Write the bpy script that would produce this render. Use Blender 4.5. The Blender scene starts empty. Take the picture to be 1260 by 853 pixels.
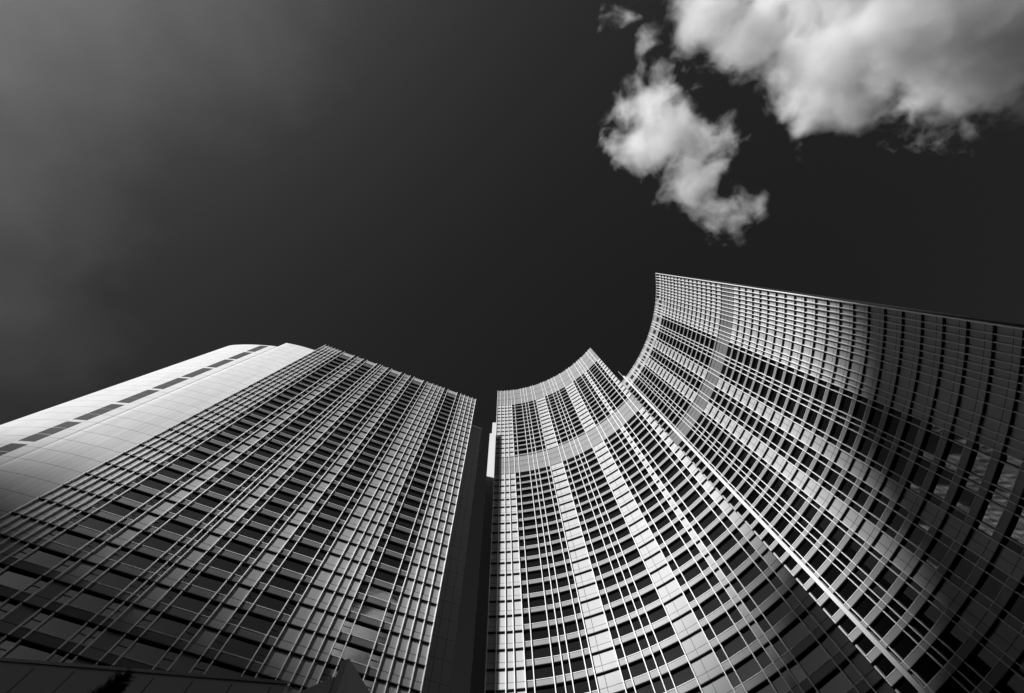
import bpy, bmesh, math, random
from mathutils import Vector, Matrix
random.seed(7)
sc = bpy.context.scene
COL = sc.collection
U = 3.4                 # one storey, metres
EYE = 1.65              # camera height

# ------------------------------------------------------------------ camera
cam_d = bpy.data.cameras.new('camera')
cam = bpy.data.objects.new('camera', cam_d)
COL.objects.link(cam)
cam_d.sensor_fit = 'HORIZONTAL'
cam_d.sensor_width = 36.0
cam_d.lens = 36.0 * 620.0 / 1260.0
cam_d.clip_start = 0.1
cam_d.clip_end = 20000
CAM_R = Matrix(((0.99986995, 0.0, -0.01612693),
                (-0.00302714, -0.98222501, -0.18768289),
                (-0.01584028, 0.1877073, -0.98209727)))
cam.matrix_world = Matrix.Translation((0, 0, EYE)) @ CAM_R.to_4x4()
sc.camera = cam

# ------------------------------------------------------------------ sky, sun, exposure
SUN_AZ = Vector((-0.656, -0.755)).normalized()     # towards the sun, on the ground plan
SUN_EL = math.radians(31.7)
SUN_DIR = Vector((SUN_AZ.x * math.cos(SUN_EL), SUN_AZ.y * math.cos(SUN_EL), math.sin(SUN_EL)))

world = bpy.data.worlds.new('World')
sc.world = world
world.use_nodes = True
wn, wl = world.node_tree.nodes, world.node_tree.links
wn.clear()
def wnode(t, **kw):
    n = wn.new(t)
    for k, v in kw.items(): setattr(n, k, v)
    return n
def wmath(op, a, b=None, clamp=False):
    n = wnode('ShaderNodeMath', operation=op, use_clamp=clamp)
    for i, v in enumerate((a, b)):
        if v is None: continue
        if isinstance(v, (int, float)): n.inputs[i].default_value = v
        else: wl.new(v, n.inputs[i])
    return n.outputs[0]
sky = wnode('ShaderNodeTexSky', sky_type='NISHITA', sun_disc=False)
sky.sun_elevation = SUN_EL
sky.sun_rotation = math.atan2(SUN_AZ.x, SUN_AZ.y)
sky.air_density, sky.dust_density, sky.ozone_density = 1.0, 1.6, 2.0
sep = wnode('ShaderNodeSeparateColor')
wl.new(sky.outputs[0], sep.inputs[0])
# black-and-white film behind a deep red filter: red channel, steep response
redv = wmath('POWER', wmath('MULTIPLY', sep.outputs['Red'], 0.16), 1.2)
bw = wmath('ADD', wmath('MULTIPLY', redv, 0.74), 0.004)
comb = wnode('ShaderNodeCombineColor')
for i in range(3): wl.new(bw, comb.inputs[i])
bg = wnode('ShaderNodeBackground')
bg.inputs['Strength'].default_value = 0.15
wl.new(comb.outputs[0], bg.inputs['Color'])
wo = wnode('ShaderNodeOutputWorld')
wl.new(bg.outputs[0], wo.inputs['Surface'])

sun_d = bpy.data.lights.new('sun', 'SUN')
sun_d.energy = 5.0
sun_d.angle = math.radians(1.0)
sun_d.color = (1.0, 1.0, 1.0)
sun = bpy.data.objects.new('sun', sun_d)
COL.objects.link(sun)
sun.rotation_euler = SUN_DIR.to_track_quat('Z', 'Y').to_euler()

sc.view_settings.view_transform = 'Standard'
sc.view_settings.look = 'None'
sc.view_settings.exposure = 0.75
sc.view_settings.gamma = 1.0
sc.render.engine = 'CYCLES'
sc.cycles.max_bounces = 6
sc.cycles.volume_bounces = 2
sc.cycles.blur_glossy = 1.0
sc.cycles.volume_max_steps = 512
sc.cycles.use_denoising = True

# ------------------------------------------------------------------ materials (black-and-white photograph: greys only)
def mat(name, v, rough=0.5, spec=0.5, metal=0.0, island=0.0, noise=0.0, nscale=0.15, bump=0.0, bscale=1.0):
    m = bpy.data.materials.new(name); m.use_nodes = True
    nt = m.node_tree; b = nt.nodes['Principled BSDF']
    b.inputs['Base Color'].default_value = (v, v, v, 1)
    b.inputs['Roughness'].default_value = rough
    b.inputs['Specular IOR Level'].default_value = spec
    b.inputs['Metallic'].default_value = metal
    val = None
    def mth(op, a, c):
        n = nt.nodes.new('ShaderNodeMath'); n.operation = op
        for i, x in enumerate((a, c)):
            if isinstance(x, (int, float)): n.inputs[i].default_value = x
            else: nt.links.new(x, n.inputs[i])
        return n.outputs[0]
    if island:
        g = nt.nodes.new('ShaderNodeNewGeometry')
        val = mth('ADD', mth('MULTIPLY', g.outputs['Random Per Island'], 2 * island), 1 - island)
    tc = nt.nodes.new('ShaderNodeTexCoord')
    if noise:
        t = nt.nodes.new('ShaderNodeTexNoise')
        nt.links.new(tc.outputs['Object'], t.inputs['Vector'])
        t.inputs['Scale'].default_value = nscale; t.inputs['Detail'].default_value = 6
        w = mth('ADD', mth('MULTIPLY', t.outputs[0], 2 * noise), 1 - noise)
        val = w if val is None else mth('MULTIPLY', val, w)
    if val is not None:
        val = mth('MULTIPLY', val, v)
        c = nt.nodes.new('ShaderNodeCombineColor')
        for i in range(3): nt.links.new(val, c.inputs[i])
        nt.links.new(c.outputs[0], b.inputs['Base Color'])
    if bump:
        t = nt.nodes.new('ShaderNodeTexNoise')
        nt.links.new(tc.outputs['Object'], t.inputs['Vector'])
        t.inputs['Scale'].default_value = bscale; t.inputs['Detail'].default_value = 2
        bp = nt.nodes.new('ShaderNodeBump')
        bp.inputs['Strength'].default_value = 1.0; bp.inputs['Distance'].default_value = bump
        nt.links.new(t.outputs[0], bp.inputs['Height'])
        nt.links.new(bp.outputs[0], b.inputs['Normal'])
    return m
M = {}
M['white'] = mat('white_enamel_panel', 0.315, 0.62, 0.3, noise=0.14, nscale=0.18)
M['silver'] = mat('silver_grey_panel', 0.22, 0.55, 0.35, noise=0.10, nscale=0.22)
M['greydark'] = mat('dark_grey_spandrel', 0.085, 0.45, 0.4, noise=0.10, nscale=0.2)
M['grey'] = mat('grey_spandrel_panel', 0.16, 0.45, 0.4, island=0.06, noise=0.08, nscale=0.2)
M['fin'] = mat('anodised_fin', 0.66, 0.45, 0.4)
M['paintfin'] = mat('white_painted_fin', 0.85, 0.5, 0.4)
M['lip'] = mat('sill_aluminium', 0.55, 0.40, 0.5)
M['bright'] = mat('white_pier_paint', 0.45, 0.5, 0.4)
M['glass'] = mat('dark_window_glass', 0.003, 0.04, 0.5, island=0.5, bump=0.004, bscale=0.35)
M['glass'].node_tree.nodes['Principled BSDF'].inputs['IOR'].default_value = 1.8
M['mirror'] = mat('mirror_window_glass', 0.005, 0.03, 0.5, island=0.5, bump=0.010, bscale=0.35)
M['mirror'].node_tree.nodes['Principled BSDF'].inputs['IOR'].default_value = 3.0
M['satin'] = mat('satin_white_panel', 0.30, 0.45, 0.3, noise=0.10, nscale=0.22)
M['frame'] = mat('black_window_frame', 0.03, 0.5, 0.3)
M['dark'] = mat('shadow_gap', 0.010, 0.8, 0.1)
M['louver'] = mat('grey_louver', 0.24, 0.5, 0.3, island=0.08)
M['louverdark'] = mat('dark_louver', 0.15, 0.5, 0.3, island=0.08)
M['podium'] = mat('podium_stone', 0.32, 0.7, 0.3, island=0.05, noise=0.1)
M['ledge'] = mat('shaded_ledge', 0.015, 0.6, 0.2)  # near-black colour puts the shade of soffit and front edge into the ledge
M['shaft'] = mat('shaft_stone', 0.22, 0.7, 0.2, noise=0.1)
M['slot'] = mat('louver_gap', 0.05, 0.7, 0.2)
M['stone'] = mat('dark_stone_cladding', 0.05, 0.7, 0.3, island=0.08, noise=0.1)
M['concrete'] = mat('concrete', 0.12, 0.8, 0.2, noise=0.15)
M['coping'] = mat('pale_coping', 0.3, 0.6, 0.3)
M['slotglass'] = mat('grey_slot_glass', 0.075, 0.9, 0.0, island=0.12, noise=0.1)
M['ground'] = mat('plaza_paving', 0.08, 0.8, 0.2, noise=0.2, nscale=0.4)
M['leaf'] = mat('conifer_needles', 0.03, 0.7, 0.2, island=0.4)
M['bark'] = mat('bark', 0.06, 0.9, 0.1, noise=0.3, nscale=3)

# ------------------------------------------------------------------ helpers
class MB:
    def __init__(s): s.v = []; s.f = []; s.m = []; s.mats = []
    def mi(s, name):
        if name not in s.mats: s.mats.append(name)
        return s.mats.index(name)
    def quad(s, pts, m):
        k = len(s.v); s.v += [tuple(p) for p in pts]; s.f.append(tuple(range(k, k + len(pts)))); s.m.append(s.mi(m))
    def hexa(s, lo, hi, m):
        """prism between two polygons of the same length (lo below hi)"""
        k = len(s.v); n = len(lo); i = s.mi(m)
        s.v += [tuple(p) for p in lo] + [tuple(p) for p in hi]
        s.f.append(tuple(k + j for j in reversed(range(n)))); s.m.append(i)
        s.f.append(tuple(k + n + j for j in range(n))); s.m.append(i)
        for j in range(n):
            a, b = k + j, k + (j + 1) % n
            s.f.append((a, b, b + n, a + n)); s.m.append(i)
    def prism(s, foot, z0, z1, m):
        s.hexa([(x, y, z0) for x, y in foot], [(x, y, z1) for x, y in foot], m)
    def build(s, name, parent=None):
        me = bpy.data.meshes.new(name)
        me.from_pydata(s.v, [], s.f)
        for n in s.mats: me.materials.append(M[n])
        me.polygons.foreach_set('material_index', s.m)
        bm = bmesh.new(); bm.from_mesh(me)
        bmesh.ops.recalc_face_normals(bm, faces=bm.faces)
        bm.to_mesh(me); bm.free()
        o = bpy.data.objects.new(name, me); COL.objects.link(o)
        if parent is not None:
            o.parent = parent
            o.matrix_parent_inverse = Matrix.Translation(-root_of(parent).location)
            if parent.parent is not None: o.matrix_parent_inverse = Matrix.Identity(4)
        return o
def root_of(o):
    while o.parent is not None: o = o.parent
    return o
def empty(name, loc):
    o = bpy.data.objects.new(name, None); COL.objects.link(o); o.location = loc
    return o
def tag(o, label=None, cat=None, group=None, kind=None):
    if label: o['label'] = label
    if cat: o['category'] = cat
    if group: o['group'] = group
    if kind: o['kind'] = kind
    return o
INV = CAM_R.transposed()
def project(p):
    q = INV @ (Vector(p) - Vector((0, 0, EYE)))
    if q.z > -0.01: return None
    return (620.0 * q.x / -q.z, 620.0 * q.y / -q.z)
def area_in_view(quad):
    pts = [project(p) for p in quad]
    if None in pts: return 0
    cx = sum(p[0] for p in pts) / 4; cy = sum(p[1] for p in pts) / 4
    if abs(cx) > 640 or abs(cy) > 435: return 0
    return abs(sum(pts[i][0] * pts[(i + 1) % 4][1] - pts[(i + 1) % 4][0] * pts[i][1] for i in range(4))) / 2

def H(h): return EYE + h * U      # storeys above the eye -> metres

class Line:
    def __init__(s, A, B):
        s.A = Vector(A) * U; s.B = Vector(B) * U
        s.u = (s.B - s.A).normalized(); s.n = Vector((s.u.y, -s.u.x))
    def at(s, t, o): p = s.A + s.u * t + s.n * o; return (p.x, p.y)
class Arc:
    def __init__(s, c, r, th0):
        s.c = Vector(c) * U; s.r = r * U; s.t0 = math.radians(th0)
    def at(s, t, o):
        a = s.t0 - t / s.r; r = s.r - o
        return (s.c.x + r * math.cos(a), s.c.y + r * math.sin(a))
def fbox(mb, F, s0, s1, o0, o1, z0, z1, m):
    mb.prism([F.at(s0, o0), F.at(s1, o0), F.at(s1, o1), F.at(s0, o1)], z0, z1, m)
def fstrip(mb, F, cuts, o0, o1, z0, z1, m):
    """a bar following the facade through the cut positions, one closed solid; o1 and m may vary per segment"""
    ns = len(cuts) - 1
    os_ = o1 if isinstance(o1, list) else [o1] * ns
    ms = m if isinstance(m, list) else [m] * ns
    st = []
    for j in range(ns):
        if not st or st[-1][1] != os_[j]: st.append((cuts[j], os_[j], ms[j]))
        st.append((cuts[j + 1], os_[j], ms[min(j + 1, ns - 1)] if j + 1 < ns and os_[j + 1] == os_[j] else ms[j]))
    k = len(mb.v); n = len(st)
    for c, oo, _ in st:
        for (o, z) in ((o0, z0), (oo, z0), (oo, z1), (o0, z1)):
            x, y = F.at(c, o); mb.v.append((x, y, z))
    for j in range(n - 1):
        a = k + 4 * j; b = a + 4; mm = mb.mi(st[j][2])
        for q in range(4):
            mb.f.append((a + q, a + (q + 1) % 4, b + (q + 1) % 4, b + q)); mb.m.append(mm)
    mb.f.append((k, k + 3, k + 2, k + 1)); mb.m.append(mb.mi(ms[0]))
    e = k + 4 * (n - 1)
    mb.f.append((e, e + 1, e + 2, e + 3)); mb.m.append(mb.mi(ms[-1]))

SP = 0.36 * U            # spandrel height
def curtain_wall(root, F, edges, types, nofin, k0, k1, phase, top, fin_w, fin_d, proud=0.03,
                 louvers=(), solid=lambda k, i: None, transom=False, fin_top=0.0, cap=None, clad='white', span='grey', louv='louver', ledge=0.21, glass='glass', fin='fin'):
    """edges: positions along the facade in metres; types: W clad, B wide window, N narrow window"""
    n = len(types)
    zk = lambda k: H(k + phase)
    in_louver = lambda h0, h1, i: any(a - 0.02 <= h0 and h1 <= b + 0.02 for a, b, cols in louvers if i in cols or (not cols and i < 25))
    wins = []
    for k in range(k0, k1):
        z0 = zk(k)
        i = 0
        while i < n:                    # louvred storeys interrupt the band
            if in_louver(k + phase, k + phase + 1, i): i += 1; continue
            j = i
            while j + 1 < n and not in_louver(k + phase, k + phase + 1, j + 1): j += 1
            cuts = edges[i:j + 2]; ty = types[i:j + 1]
            band = MB(); sill = MB(); led = MB()
            fstrip(band, F, cuts, -0.10, proud, z0, z0 + SP, [clad if t == 'W' else span for t in ty])
            b = band.build('spandrel_band', root)
            fstrip(sill, F, cuts, -0.06, [proud + .004 if t == 'W' else proud + .05 for t in ty], z0 + SP - .075, z0 + SP + .012, ['frame' if t == 'W' else 'lip' for t in ty])
            sill.build('sill', b)
            fstrip(led, F, cuts, -0.10, ledge, z0 - 0.11, z0 - 0.002, 'ledge')
            led.build('ledge', b)
            i = j + 1
        for i in range(n):
            if types[i] == 'W' or in_louver(k + phase, k + phase + 1, i): continue
            s0, s1 = edges[i] + 0.09, edges[i + 1] - 0.09
            q = [F.at(s0, -0.05) + (z0 + SP,), F.at(s1, -0.05) + (z0 + SP,), F.at(s1, -0.05) + (z0 + U,), F.at(s0, -0.05) + (z0 + U,)]
            wins.append((area_in_view(q), k, i))
    def win(mb, k, i):
        z0 = zk(k); s0, s1 = edges[i] + 0.09, edges[i + 1] - 0.09
        zb, zt = z0 + SP - 0.05, z0 + U - 0.115
        if solid(k, i):
            fbox(mb, F, s0, s1, -0.12, 0.02, zb, zt, solid(k, i)); return
        # each pane sits a hair out of true, as real panes do
        e = random.uniform(-.022, .022); e2 = random.uniform(-.022, .022)
        a, b = F.at(s0, -0.05 + e), F.at(s1, -0.05 - e)
        c, d = F.at(s1, -0.05 - e + e2), F.at(s0, -0.05 + e + e2)
        mb.quad([a + (zb,), b + (zb,), c + (zt,), d + (zt,)], glass)
        fbox(mb, F, s0 - .06, s0, -0.11, 0.0, zb, zt, 'frame')
        fbox(mb, F, s1, s1 + .06, -0.11, 0.0, zb, zt, 'frame')
        if types[i] == 'N' and transom:
            zm = z0 + SP + 0.45 * (U - SP)
            fbox(mb, F, s0, s1, -0.09, -0.01, zm - .035, zm + .035, 'frame')
    wins.sort(reverse=True)
    for a, k, i in wins[:100]:
        mb = MB(); win(mb, k, i); mb.build('window', root)
    mb = MB()
    for a, k, i in wins[100:]: win(mb, k, i)
    tag(mb.build('windows', root), kind='stuff')
    # clad columns, a panel per storey with a dark reveal above it
    for i in range(n):
        if types[i] != 'W': continue
        mb = MB(); prof = []; pm = []
        for k in range(k0, k1):
            if in_louver(k + phase, k + phase + 1, i): continue
            z0 = zk(k)
            prof += [(z0 + SP - .05, -.09), (z0 + SP - .05, 0.0), (z0 + U - .16, 0.0), (z0 + U - .16, -.09)]
            pm += ['dark', clad, clad, clad]
        for ln in (F.at(edges[i] + .012, 0), F.at(edges[i + 1] - .012, 0)): pass
        i0 = len(mb.v)
        for z, o in prof:
            for e in (edges[i] + .012, edges[i + 1] - .012):
                x, y = F.at(e, o); mb.v.append((x, y, z))
        for q in range(len(prof) - 1):
            a = i0 + 2 * q
            mb.f.append((a, a + 1, a + 3, a + 2)); mb.m.append(mb.mi(pm[q + 1]))
        mb.build('cladding_column', root)
    # vertical fins
    for i, e in enumerate(edges):
        mb = MB()
        if i in nofin:              # clad piers two panels wide meet in a flush dark joint
            fbox(mb, F, e - .03, e + .03, -0.08, proud + .006, H(k0 + phase), top - .5, 'frame')
            mb.build('joint_strip', root); continue
        fbox(mb, F, e - fin_w / 2, e + fin_w / 2, -0.08, proud + fin_d, H(k0 + phase), top + fin_top, fin)
        mb.build('fin', root)
    # plant-room louvres
    for a, b, cols in louvers:
        if not cols: continue
        mb = MB()
        cols = sorted(cols)
        cuts = edges[cols[0]:cols[-1] + 2]
        z, zt = H(a), H(b)
        fstrip(mb, F, cuts, -0.10, 0.03, z, zt, 'slot')
        st = 0.42
        while z + st * 0.8 < zt:
            fstrip(mb, F, cuts, 0.03, 0.11, z + 0.03, z + st * 0.78, louv); z += st
        for f_ in (.36, .68):
            zz = H(a + (b - a) * f_); fstrip(mb, F, cuts, 0.02, 0.15, zz, zz + .1, 'ledge')
        mb.build('louver_bank', root)

# ------------------------------------------------------------------ ground
mb = MB()
mb.quad([(-4000, -4000, 0), (4000, -4000, 0), (4000, 4000, 0), (-4000, 4000, 0)], 'ground')
tag(mb.build('ground'), kind='structure')

# ================================================================== LEFT TOWER (flat front, white rounded end)
K = 0.925
LA, LB = (-17.71 * K, 9.34 * K), (-2.87 * K, 14.93 * K)
F1 = Line(LA, LB)
e1 = [0, .33, .65, .98, 1.31, 1.62, 1.97, 3.0, 3.38, 3.96, 4.36, 5.35, 5.69, 5.94, 6.52, 6.91, 7.91, 8.29, 8.87, 9.26,
      10.27, 10.66, 11.26, 11.70, 12.10, 12.49, 12.88, 13.86, 14.25, 14.66, 15.06, 15.47, 15.86]
e1 = [v * K * U for v in e1]
t1 = 'WWWWWNBNWNBNNWNBNWNBNWWWWNBNWWWW'
assert len(t1) == len(e1) - 1
H1 = 49.3 * K
lt = empty('office_tower', (F1.at(e1[16], -8)[0], F1.at(e1[16], -8)[1], 0))
tag(lt, 'flat fronted dark glass tower with white rounded end wall and slot windows', 'tower')
ph1 = 0.70
KT1 = int(H1 - ph1)            # last full storey
curtain_wall(lt, F1, e1, t1, (), 10, KT1, ph1, H(H1), 0.095, 0.19, transom=True, clad='silver', span='greydark', glass='mirror', fin='paintfin', ledge=0.23, fin_top=0.45,
             solid=lambda k, i: 'greydark' if (k == KT1 - 1 and t1[i] == 'B') else None)
mb = MB()
for i, t in enumerate(t1):     # roof edge: pale caps over bays and clad columns
    if t != 'N': fbox(mb, F1, e1[i] + .05, e1[i + 1] - .05, -0.3, 0.1, H(KT1 + ph1) + .25, H(H1) - .1, 'silver' if t == 'W' else 'coping')
    else: fbox(mb, F1, e1[i] + .05, e1[i + 1] - .05, -0.3, 0.0, H(KT1 + ph1) + .25, H(H1) - .7, 'frame')
mb.build('parapet', lt)
mb = MB()
foot = [F1.at(-0.05, -0.14), F1.at(e1[-1] + .02, -0.14), F1.at(e1[-1] + .02, -18), F1.at(-0.05, -18)]
mb.prism(foot, 0, H(KT1 + ph1) + .2, 'dark')
mb.build('wall', lt)
mb = MB(); fbox(mb, F1, -0.05, e1[-1], -0.13, 0.25, 0, H(10 + ph1) - .02, 'stone'); mb.build('base_wall', lt)
# white end wall: flat return, then a long rounded sweep
def smooth_line(P, m):
    out = []
    for i in range(len(P) - 1):
        p0 = Vector(P[max(i - 1, 0)]); p1 = Vector(P[i]); p2 = Vector(P[i + 1]); p3 = Vector(P[min(i + 2, len(P) - 1)])
        for k in range(m):
            t = k / m
            out.append(tuple(0.5 * (2 * p1 + (p2 - p0) * t + (2 * p0 - 5 * p1 + 4 * p2 - p3) * t * t + (3 * p1 - p0 - 3 * p2 + p3) * t ** 3)))
    return out + [tuple(P[-1])]
ctrl = [(LA[0] - .04, LA[1] + .01), (-17.6, 8.27), (-18.9, 7.98), (-19.9, 7.87), (-21.2, 7.80), (-22.4, 7.83), (-23.0, 7.92), (-23.4, 8.10), (-23.62, 8.38), (-23.72, 8.8), (-23.75, 13.5)]
curve = smooth_line([(x * U, y * U) for x, y in ctrl], 6)
def wall_y(x):
    for (xa, ya), (xb, yb) in zip(curve, curve[1:]):
        if xb <= x <= xa: return ya + (yb - ya) * (xa - x) / (xa - xb)
wp = curve[:13]
seam = 12
sweep = curve[12:]
def uv_wall(mb_pts, z0, z1, name, m, parent):
    """vertical sheet wall with real thickness and a panel-joint material in metres"""
    me = bpy.data.meshes.new(name); v = []; f = []; uv = []
    d = 0; n = len(mb_pts)
    cum = [0]
    for i in range(1, n): cum.append(cum[-1] + (Vector(mb_pts[i]) - Vector(mb_pts[i - 1])).length)
    for (x, y), z in zip(mb_pts, z1): v += [(x, y, z0), (x, y, z)]
    for i in range(n - 1):
        if cum[i + 1] - cum[i] < 1e-4: continue
        f.append((2 * i, 2 * i + 2, 2 * i + 3, 2 * i + 1))
        uv += [(cum[i], z0), (cum[i + 1], z0), (cum[i + 1], z1[i + 1]), (cum[i], z1[i])]
    me.from_pydata(v, [], f)
    L = me.uv_layers.new(name='UVMap')
    for i, c in enumerate(uv): L.data[i].uv = c
    me.materials.append(m)
    o = bpy.data.objects.new(name, me); COL.objects.link(o)
    for p in me.polygons: p.use_smooth = True
    o.parent = parent; o.matrix_parent_inverse = Matrix.Translation(-root_of(parent).location)
    wd = o.modifiers.new('weld', 'WELD'); wd.merge_threshold = 0.01
    md = o.modifiers.new('thickness', 'SOLIDIFY'); md.thickness = 0.5; md.offset = 1.0
    return o
def joint_mat(name, v, pw, ph, jw, jv, rough=0.5, ofs=(0, 0), rnd=0.04):
    m = bpy.data.materials.new(name); m.use_nodes = True
    nt = m.node_tree; b = nt.nodes['Principled BSDF']; b.inputs['Roughness'].default_value = rough
    b.inputs['Specular IOR Level'].default_value = 0.15
    tc = nt.nodes.new('ShaderNodeTexCoord'); sx = nt.nodes.new('ShaderNodeSeparateXYZ')
    nt.links.new(tc.outputs['UV'], sx.inputs[0])
    def mth(op, a, c=None):
        n = nt.nodes.new('ShaderNodeMath'); n.operation = op
        for i, x in enumerate((a, c)):
            if x is None: continue
            if isinstance(x, (int, float)): n.inputs[i].default_value = x
            else: nt.links.new(x, n.inputs[i])
        return n.outputs[0]
    us = mth('DIVIDE', mth('ADD', sx.outputs[0], ofs[0]), pw); vs = mth('DIVIDE', mth('ADD', sx.outputs[1], ofs[1]), ph)
    ju = mth('LESS_THAN', mth('FRACT', us), jw[0] / pw); jv_ = mth('LESS_THAN', mth('FRACT', vs), jw[1] / ph)
    wn_ = nt.nodes.new('ShaderNodeTexWhiteNoise'); wn_.noise_dimensions = '2D'
    cx = nt.nodes.new('ShaderNodeCombineXYZ')
    nt.links.new(mth('FLOOR', us), cx.inputs[0]); nt.links.new(mth('FLOOR', vs), cx.inputs[1]); nt.links.new(cx.outputs[0], wn_.inputs['Vector'])
    ns = nt.nodes.new('ShaderNodeTexNoise'); ns.inputs['Scale'].default_value = 0.12; ns.inputs['Detail'].default_value = 5
    nt.links.new(tc.outputs['Object'], ns.inputs['Vector'])
    base = mth('MULTIPLY', mth('ADD', mth('MULTIPLY', wn_.outputs['Value'], 2 * rnd), 1 - rnd), mth('ADD', mth('MULTIPLY', ns.outputs[0], .12), .94))
    mp = nt.nodes.new('ShaderNodeMapping'); mp.inputs['Scale'].default_value = (1.1, .035, 1)
    nt.links.new(tc.outputs['UV'], mp.inputs['Vector'])
    st = nt.nodes.new('ShaderNodeTexNoise'); st.inputs['Scale'].default_value = 1.0; st.inputs['Detail'].default_value = 7; st.inputs['Roughness'].default_value = .7
    nt.links.new(mp.outputs[0], st.inputs['Vector'])
    base = mth('MULTIPLY', base, mth('ADD', mth('MULTIPLY', st.outputs[0], .30), .85))
    base = mth('MULTIPLY', base, v)
    k = mth('SUBTRACT', mth('SUBTRACT', 1.0, mth('MULTIPLY', jv_, jv[1])), mth('MULTIPLY', ju, jv[0]))
    k = mth('MAXIMUM', k, 0.2)
    base = mth('MULTIPLY', base, k)
    c = nt.nodes.new('ShaderNodeCombineColor')
    for i in range(3): nt.links.new(base, c.inputs[i])
    nt.links.new(c.outputs[0], b.inputs['Base Color'])
    return m
M_wall = joint_mat('white_end_wall_panels', 0.36, 0.92, U, (0.05, 0.10), (0.30, 0.65), rough=0.8, ofs=(0, U * .3 - EYE))
o = uv_wall(wp + sweep, 0, [H(46.9 * K)] * len(wp) + [H(45.1 * K)] * len(sweep), 'end_wall', M_wall, lt)
mb = MB()                                       # solid core and roof behind the end walls
core = [F1.at(-0.12, -0.7), (-18.8 * U, 8.2 * U), (-22.9 * U, 8.2 * U), (-23.4 * U, 9.0 * U), (-23.4 * U, 13.3 * U), F1.at(-0.12, -17)]
mb.prism(core, 0, H(45.1 * K) - .3, 'concrete')
mb.build('end_block', lt)
# slot windows in the rounded wall (flush pale-grey glazing, three storeys each)
for j in range(10):
    z1 = H(41.45 * K / .925 - 2.68 * K / .92 * j - (0.0 if j == 0 else 0.0)); z0 = z1 - 2.40 * U
    if z0 < 30: break
    mb = MB()
    xs = [-19.55, -19.78, -20.0, -20.22]
    fr = [(x * U, wall_y(x * U) - .02) for x in xs]
    mb.prism(fr + [(p[0], p[1] + .25) for p in reversed(fr)], z0, z1, 'slotglass')
    for q in (.335, .665):
        zz = z0 + (z1 - z0) * q
        mb.prism([(p[0], p[1] - .015) for p in fr] + [(p[0], p[1] + .1) for p in reversed(fr)], zz - .03, zz + .03, 'frame')
    mb.build('slot_window', lt)
# dark service shaft set back beside the right-hand end
mb = MB()
so = -1.9                                        # setback; right edge solved for its bearing
sw = next(q * .01 for q in range(100, 900) if math.degrees(math.atan2(*F1.at(e1[-1] + q * .01, so)[::-1])) < 97.2)
x1 = e1[-1] + sw
zt = H(40.3)
mb.prism([F1.at(e1[-1] + .03, so), F1.at(x1, so), F1.at(x1 - .3, -9), F1.at(e1[-1] + .03, -9)], 0, zt - .9, 'shaft')
for j in range(0, int(zt / U)):
    z = j * U + 1
    fbox(mb, F1, e1[-1] + .03, x1, so - .01, so + .012, z, z + .05, 'frame')
for q in (.33, .66): fbox(mb, F1, e1[-1] + sw * q, e1[-1] + sw * q + .05, so - .01, so + .012, 0, zt - 1, 'frame')
s = mb.build('service_shaft', lt)
mb = MB(); fbox(mb, F1, e1[-1] + .03, x1 + .1, -8.9, so + .12, zt - .9, zt, 'bright'); mb.build('coping', s)

# ================================================================== MIDDLE TOWER (concave front, tallest)
cL, rL = (-0.8173, 2.4765), 14.106
thL = [89.6, 88.0, 86.36, 84.96, 83.22, 81.85, 78.63, 77.1, 75.87, 73.45, 72.25, 70.87, 68.27, 66.93, 64.31, 62.77, 61.35,
       58.14, 56.48, 54.22, 52.86, 49.62, 47.93, 46.81, 45.37, 41.67, 40.2, 38.61]
F2 = Arc(cL, rL, thL[0])
e2 = [math.radians(thL[0] - t) * F2.r for t in thL]
t2 = 'WWWWNBNNBNWWNBNNBWWNBNWNBNW'
assert len(t2) == len(e2) - 1
H2 = 58.1
mt = empty('office_tower', (F2.at(e2[13], -10)[0], F2.at(e2[13], -10)[1], 0))
tag(mt, 'tallest tower with concave white gridded front, between the flat tower and the bright pier', 'tower')
ph2 = 0.45
allc = set(range(len(t2)))
joint2 = {11, 18, 27}
curtain_wall(mt, F2, e2, t2, joint2, 9, 53, ph2, H(H2), 0.115, 0.29,
             ledge=0.27, fin_top=0.3, louvers=((35.45, 38.45, allc), (52.45, H2 - .1, allc)))
mb = MB()
cuts2 = e2
foot = [F2.at(s, -0.14) for s in cuts2] + [(19.0 * U, 21.4 * U), (-0.83 * U, 30 * U)]
mb.prism(foot, 0, H(H2) - .4, 'dark')
mb.build('wall', mt)
mb = MB(); fstrip(mb, F2, e2, -0.13, 0.25, 0, H(9 + ph2) - .02, 'stone'); mb.build('base_wall', mt)
mb = MB(); fstrip(mb, F2, e2, -0.4, 0.14, H(H2) - .35, H(H2) - .05, 'coping'); mb.build('parapet', mt)
mb = MB()                                       # stepped white rear wall seen past the left edge
mb.prism([(-1.33 * U, 20.0 * U), (-0.85 * U, 20.0 * U), (-0.85 * U, 29 * U), (-1.33 * U, 29 * U)], 0, H(56.8), 'bright')
mb.build('rear_wall', mt); mb = MB()
mb.prism([(-1.56 * U, 20.03 * U), (-1.335 * U, 20.03 * U), (-1.335 * U, 28 * U), (-1.56 * U, 28 * U)], 0, H(53.3), 'bright')
mb.build('rear_wall', mt)

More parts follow.
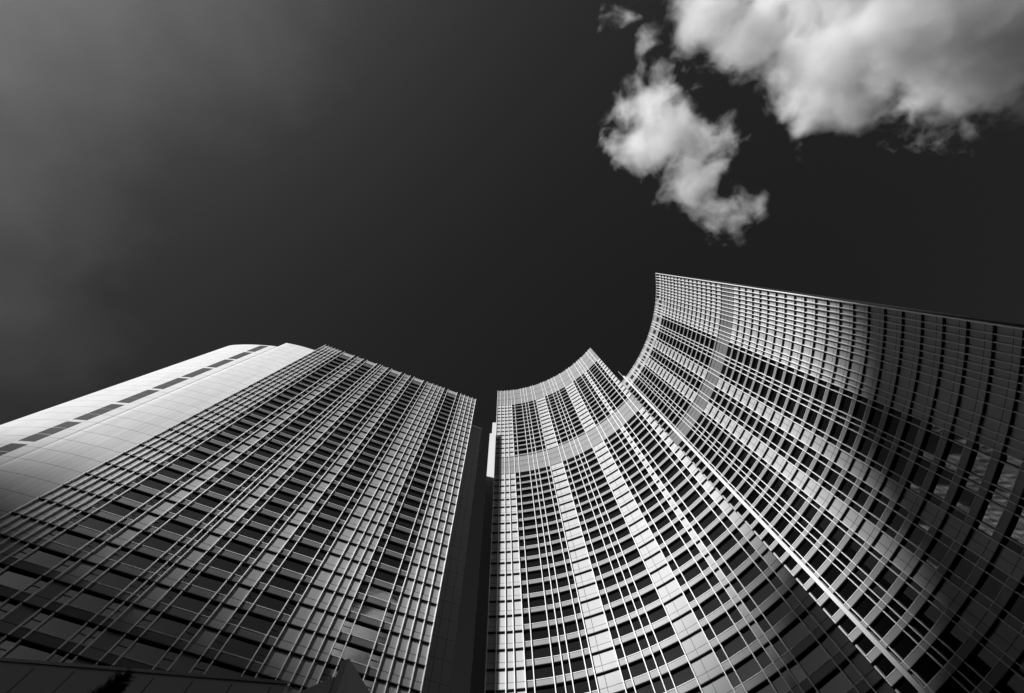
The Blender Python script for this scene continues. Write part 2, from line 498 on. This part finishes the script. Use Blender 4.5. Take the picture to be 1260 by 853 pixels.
# ================================================================== RIGHT TOWER (concave front behind the bright pier)
cR, rR = (0.794, 4.911), 16.134
thR = [39.6, 37.9, 35.66, 34.88, 32.02, 31.07, 29.81, 27.01, 26.13, 25.04, 23.42, 22.29, 19.91, 18.72, 17.49, 16.16, 15.09,
       12.26, 11.14, 10.21, 7.26, 6.18, 5.19, 4.13, 2.74, 1.01, -0.39, -1.48, -2.48, -3.5, -4.51, -5.6, -6.71, -7.73, -8.84]
F3 = Arc(cR, rR, thR[0])
e3 = [math.radians(thR[0] - t) * F3.r for t in thR]
t3 = 'WNNBNNBNWWNBNWWNBNNBNWWWWWWWWWWWWW'
assert len(t3) == len(e3) - 1
H3 = 55.7
rt = empty('office_tower', (F3.at(e3[12], -10)[0], F3.at(e3[12], -10)[1], 0))
tag(rt, 'tower on the right with concave gridded front and a bright white corner pier', 'tower')
ph3 = 0.73
nW = 25                         # clad columns from here on run up to the roof
crown = set(range(0, nW)); allr = set(range(len(t3)))
curtain_wall(rt, F3, e3, t3, {1, 2, 9, 14}, 8, 54, ph3, H(H3), 0.10, 0.29,
             louvers=((52.73, H3 - .05, set()), (36.73, 38.73, allr)), louv='louverdark', clad='satin', ledge=0.32)
mb = MB()
foot = [F3.at(s, -0.14) for s in e3] + [(22.0 * U, 3.02 * U), (26 * U, 26 * U), (15.0 * U, 20 * U)]
mb.prism(foot, 0, H(H3) - .4, 'dark')
mb.build('wall', rt)
mb = MB(); fstrip(mb, F3, e3, -0.13, 0.25, 0, H(8 + ph3) - .02, 'stone'); mb.build('base_wall', rt)
mb = MB(); fstrip(mb, F3, e3, -0.4, 0.2, H(H3) - .35, H(H3) - .0, 'coping'); mb.build('parapet', rt)
mb = MB()                                       # crown: pale panels with a row of dark slots
c0, c1, c2, c3 = H(52.73), H(53.65), H(54.55), H(H3) - .36
fstrip(mb, F3, e3[:26], -0.10, 0.05, c0, c1, 'louver'); fstrip(mb, F3, e3[:26], -0.10, 0.05, c2, c3, 'louver')
for i in range(25):
    w = e3[i + 1] - e3[i]
    fbox(mb, F3, e3[i] + .01, e3[i] + w * .22, -0.10, 0.045, c1, c2, 'louver'); fbox(mb, F3, e3[i] + w * .78, e3[i + 1] - .01, -0.10, 0.045, c1, c2, 'louver')
fstrip(mb, F3, e3[:26], 0.02, 0.16, c0 - .1, c0 - .003, 'ledge')
mb.build('crown_panels', rt)
mb = MB()
sp = e3[2]
fbox(mb, F3, sp - 0.30, sp + 0.30, -0.3, 0.7, 0, H(H3 + .4), 'bright')
p = mb.build('corner_pier', rt)
mb = MB(); fbox(mb, F3, sp - 0.30, sp - 0.20, 0.3, 0.40, H(H3 + .4), H(H3 + 3.2), 'bright'); mb.build('mast', p)

# ================================================================== PODIUM, STEPPED BLOCK, TREE
hp = 8.0
def ray(w, h): return (w[0] * h * U, w[1] * h * U)
mb = MB()
a, b = ray((-1.134, .905), hp), ray((-.497, .975), hp)
dx = Vector(b) - Vector(a); a2 = tuple(Vector(a) - dx * 0.6)
c = tuple(Vector(b) + Vector((.15, 1)) * 6)
mb.prism([a2, b, c, (a2[0], a2[1] + 6)], 0, H(hp) - .22, 'podium')
L = dx.length * 1.6; ud = dx.normalized(); nd = Vector((ud.y, -ud.x))
q = 1.2
while q < L - .5:
    P = Vector(a2) + ud * q
    mb.prism([tuple(P - nd * .05), tuple(P - nd * .05 + ud * .05), tuple(P + nd * .012 + ud * .05), tuple(P + nd * .012)], 0, H(hp) - .5, 'dark')
    q += 2.35
pw = mb.build('podium_wall')
tag(pw, 'long dark stone clad podium wall with vertical joints below the flat tower', 'wall')
mb = MB()
mb.prism([tuple(Vector(a2) + nd * .07), tuple(Vector(b) + nd * .07 + ud * .07), tuple(Vector(b) - nd * .5 + ud * .07), tuple(Vector(a2) - nd * .5)], H(hp) - .22, H(hp), 'grey')
mb.build('coping', pw)
hb = 8.6
P0, P1, P2 = ray((-.352, .915), hb), ray((-.369, .920), hb), ray((-.314, .997), hb)
mb = MB()
bk = (P2[0] - 1.0, P2[1] + 3.5)
mb.prism([P1, P0, tuple(Vector(P0) + (Vector(P2) - Vector(P0)) * 2.2), (P1[0] + .6, P1[1] + 6)], 0, H(hb), 'podium')
h2_ = hb * .988 / 1.036 
P3, P4 = ray((-.388, .961), h2_), ray((-.474, 1.004), h2_)
blk = mb.build('stepped_stone_block')
tag(blk, 'dark stone block with stepped top beside the podium wall, in front of tower', 'block')
mb = MB()
v = Vector(P4) - Vector(P3)
mb.prism([tuple(Vector(P3) + v * 2), P3, (P3[0] + .3, P3[1] + 5), (P3[0] + v.x * 2, P3[1] + v.y * 2 + 5)], 0, H(h2_), 'podium')
mb.build('lower_step', blk)

# conifer whose tip shows against the podium
tw, th_ = (-.862, .955), 4.3
tx, ty = ray(tw, th_)
tz = H(th_)
tree = empty('conifer_tree', (tx, ty, 0))
tag(tree, 'dark conifer tip with feathery sprays against the podium wall', 'tree')
mb = MB()
seg = 8
lo = [(tx + .16 * math.cos(i * math.tau / seg), ty + .16 * math.sin(i * math.tau / seg), 0) for i in range(seg)]
hi = [(tx + .02 * math.cos(i * math.tau / seg), ty + .02 * math.sin(i * math.tau / seg), tz - .1) for i in range(seg)]
mb.hexa(lo, hi, 'bark')
mb.build('trunk', tree)
mb = MB()
rng = random.Random(3)
z = 1.5
while z < tz:
    fr = (tz - z) / (tz - 1.5)
    R = 0.10 + 3.0 * fr ** 0.8
    nb = int(6 + 15 * fr)
    for j in range(nb):
        a = rng.uniform(0, math.tau); r = R * rng.uniform(.6, 1.2)
        d = Vector((math.cos(a), math.sin(a), rng.uniform(.5, 1.0))).normalized()
        base = Vector((tx, ty, z))
        side = d.cross(Vector((0, 0, 1))).normalized()
        m_ = int(5 + r * 9)
        for q in range(m_):
            t = (q + .5) / m_
            c0 = base + d * r * t
            for sg in (-1, 1):
                ln = .42 * (1.15 - t * .6)
                tip = c0 + (side * sg * .8 + d * .7 + Vector((0, 0, .25))).normalized() * ln
                w = d * .022
                mb.quad([c0 - w, c0 + w, tip], 'leaf')
    z += 0.17
mb.build('crown', tree)

# ================================================================== ADDED UNSEEN HILL BEHIND THE CAMERA (ridge shaped to shade the lower storeys)
TAN = math.tan(SUN_EL)
def shade_hill(pts, D, name):
    e = Vector((-SUN_AZ.y, SUN_AZ.x))           # along the ridge
    bm = bmesh.new()
    rows = []
    n = len(pts)
    crest = []
    for (x, y), h in pts:
        Q = Vector((x + SUN_AZ.x * D, y + SUN_AZ.y * D)) * U
        Q = Q - SUN_AZ * (Q.dot(SUN_AZ) - D * U)     # straight ridge: shift along the sun ray ...
        sh = D - (Vector((x, y)).dot(SUN_AZ) + D)
        crest.append((Q, H(h + (D + sh) * TAN)))    # ... and keep it on that ray
    first, last = crest[0], crest[-1]
    ext = [(first[0] - e * d * sg, max(30, first[1] - q)) for d, q, sg in ()]
    prof = []
    ec = [(c[0].dot(e), c[1]) for c in crest]; ec.sort()
    lo, hi = ec[0], ec[-1]
    pro = [(lo[0] - 1500, 40), (lo[0] - 800, lo[1] * .55), (lo[0] - 300, lo[1] * .86), (lo[0] - 90, lo[1] * 1.01)] + ec + \
          [(hi[0] + 120, hi[1] * 1.02), (hi[0] + 400, hi[1] * .84), (hi[0] + 900, hi[1] * .5), (hi[0] + 1600, 40)]
    rng = random.Random(5)
    fine = []
    for i in range(len(pro) - 1):
        (a, za), (b, zb) = pro[i], pro[i + 1]
        m = max(1, int((b - a) / 6))
        for k in range(m): fine.append((a + (b - a) * k / m, za + (zb - za) * k / m + rng.uniform(-2.5, 2.5)))
    fine.append(pro[-1])
    sec = [(-420, 0), (-300, .22), (-160, .6), (-60, .88), (0, 1.0), (70, .9), (260, .62), (600, .2), (900, 0)]
    for (c, z) in fine:
        rows.append([bm.verts.new((e.x * c + SUN_AZ.x * (D * U + d), e.y * c + SUN_AZ.y * (D * U + d), z * f - .5)) for d, f in sec])
    for i in range(len(rows) - 1):
        for j in range(len(sec) - 1):
            bm.faces.new((rows[i][j], rows[i + 1][j], rows[i + 1][j + 1], rows[i][j + 1]))
    bmesh.ops.recalc_face_normals(bm, faces=bm.faces)
    me = bpy.data.meshes.new(name); bm.to_mesh(me); bm.free()
    me.materials.append(M['shade_hill_side'])
    o = bpy.data.objects.new(name, me); COL.objects.link(o)
    return o
M['shade_hill_side'] = mat('shade_hill_surface', 0.12, 0.9, 0.1, noise=0.5, nscale=0.02)  # surface of the added shading hill, out of view
tag(shade_hill([((-30, 7), 20.5), ((-16.4, 8.6), 18.3), ((-9, 11), 16.2), ((-3.4, 13.7), 13.6), ((1, 16.4), 12.5), ((5.5, 15.2), 14.0), ((8.8, 12.8), 17.0),
          ((12.6, 15.4), 16.0), ((14.6, 13.4), 17.5), ((15.6, 11.4), 21.5), ((16.5, 8), 24.6), ((17, 3), 26.0), ((17, -3), 26.5)], 250, 'shade_hill'), kind='structure')

# ================================================================== CLOUDS
def cloud(name, lobes, alt, gain, thr, amp, nscale, dens, label, alb=.95):
    """lobes: (picture-free) plan direction per unit height x, y, radius, flatten; all scaled by the altitude"""
    L = [(Vector((l[0] * alt, l[1] * alt, alt * (1 + l[3]))), l[2] * alt) for l in lobes]
    W = [l[4] if len(l) > 4 else 0.0 for l in lobes]
    cen = sum((c for c, r in L), Vector()) / len(L)
    bm = bmesh.new()
    for c, r in L:
        bmesh.ops.create_icosphere(bm, subdivisions=3, radius=r * 1.5, matrix=Matrix.Translation(c - cen))
    me = bpy.data.meshes.new(name); bm.to_mesh(me); bm.free()
    o = bpy.data.objects.new(name, me); COL.objects.link(o); o.location = cen
    md = o.modifiers.new('merge', 'REMESH'); md.mode = 'VOXEL'; md.voxel_size = alt * .008
    m = bpy.data.materials.new(name + '_vapour'); m.use_nodes = True
    nt = m.node_tree; nt.nodes.clear()
    out = nt.nodes.new('ShaderNodeOutputMaterial'); pv = nt.nodes.new('ShaderNodeVolumePrincipled')
    nt.links.new(pv.outputs[0], out.inputs['Volume'])
    pv.inputs['Color'].default_value = (alb, alb, alb, 1); pv.inputs['Anisotropy'].default_value = 0.2
    tc = nt.nodes.new('ShaderNodeTexCoord')
    def node(t): return nt.nodes.new(t)
    def mth(op, a, b=None, clamp=False):
        n = node('ShaderNodeMath'); n.operation = op; n.use_clamp = clamp
        for i, x in enumerate((a, b)):
            if x is None: continue
            if isinstance(x, (int, float)): n.inputs[i].default_value = x
            else: nt.links.new(x, n.inputs[i])
        return n.outputs[0]
    P = tc.outputs['Object']
    # shape: the lobes run together softly
    warp = node('ShaderNodeTexNoise'); warp.inputs['Scale'].default_value = nscale * .6; warp.inputs['Detail'].default_value = 3
    nt.links.new(P, warp.inputs['Vector'])
    wv = node('ShaderNodeVectorMath'); wv.operation = 'MULTIPLY_ADD'
    sub = node('ShaderNodeVectorMath'); sub.operation = 'SUBTRACT'; nt.links.new(warp.outputs['Color'], sub.inputs[0]); sub.inputs[1].default_value = (.5, .5, .5)
    nt.links.new(sub.outputs[0], wv.inputs[0]); wv.inputs[1].default_value = (alt * .09,) * 3; nt.links.new(P, wv.inputs[2])
    shape = None
    for (c, r), wk in zip(L, W):
        d = node('ShaderNodeVectorMath'); d.operation = 'DISTANCE'
        nt.links.new(wv.outputs[0], d.inputs[0]); d.inputs[1].default_value = c - cen
        q = mth('SUBTRACT', 1.0 - wk, mth('DIVIDE', d.outputs['Value'], r * 1.5))
        if shape is None: shape = q
        else:
            n = node('ShaderNodeMath'); n.operation = 'SMOOTH_MAX'
            nt.links.new(shape, n.inputs[0]); nt.links.new(q, n.inputs[1]); n.inputs[2].default_value = .15
            shape = n.outputs[0]
    ns = node('ShaderNodeTexNoise'); ns.inputs['Scale'].default_value = nscale; ns.inputs['Detail'].default_value = 11; ns.inputs['Roughness'].default_value = .64
    nt.links.new(wv.outputs[0], ns.inputs['Vector'])
    v = mth('ADD', shape, mth('MULTIPLY', mth('SUBTRACT', ns.outputs[0], .5), amp))
    v = mth('MULTIPLY', mth('SUBTRACT', v, thr), gain, True)
    nt.links.new(mth('MULTIPLY', v, dens), pv.inputs['Density'])
    me.materials.append(m); m.cycles.volume_step_rate = 0.5
    tag(o, label, 'cloud', kind='thing')
    return o
def px(x, y):      # direction per unit height of a place in the sky
    v = CAM_R @ Vector((x - 630, -(y - 426.5), -620.0)); return v.x / v.z, v.y / v.z
A = [(796, 140, 46, 0), (784, 176, 38, 0), (826, 160, 50, .01), (866, 180, 48, .02, .14), (872, 222, 50, .03, .16), (894, 252, 48, .04, .20), (916, 266, 36, .04, .22), (826, 95, 46, .02, .34), (790, 60, 40, .02, .38), (772, 12, 40, .03, .42), (944, 256, 30, .04, .28)]
B = [(880, 8, 48, 0), (930, 45, 55, 0), (965, 85, 34, -.01), (1030, 85, 70, .03), (1060, 130, 40, .02), (1120, 30, 120, -.03, .06), (1215, 36, 116, -.05, .10), (1090, -50, 120, .06), (1260, -20, 140, .08)]
cloud('cloud', [px(x, y) + (l[2] / 620,) + l[3:] for x, y, l in [(l[0], l[1], l) for l in A]], 900, 2.1, .42, 2.3, .016, .022, 'small ragged cloud hanging alone above the middle tower', .97)
cloud('cloud', [px(x, y) + (l[2] / 620,) + l[3:] for x, y, l in [(l[0], l[1], l) for l in B]], 1100, 1.7, .40, 1.7, .011, .022, 'big thick cloud with a bright broken edge in the upper right sky', .97)
# a cloud high behind the camera, mirrored in the lower panes of the flat tower
cloud('cloud', [(.33, -.86, .10, 0), (.44, -.90, .12, .02), (.56, -.88, .14, .03), (.36, -.78, .11, .02), (.46, -.80, .10, .02)], 900, 2.2, .24, 1.1, .012, .03, 'bright cloud mirrored in the lowest panes of the flat dark tower', .95)
V = [(-50, 60, 190, 0), (-10, 230, 160, 0, .05), (-60, 360, 150, .02, .1), (120, 60, 140, .05, .16), (60, 420, 120, .03, .24), (280, 30, 170, .05, .26)]
cloud('cloud', [px(x, y) + (l[2] / 620,) + l[3:] for x, y, l in [(l[0], l[1], l) for l in V]], 1300, 0.9, .26, 1.5, .007, .00016, 'faint veil of thin cloud at the left edge of the sky', .95)
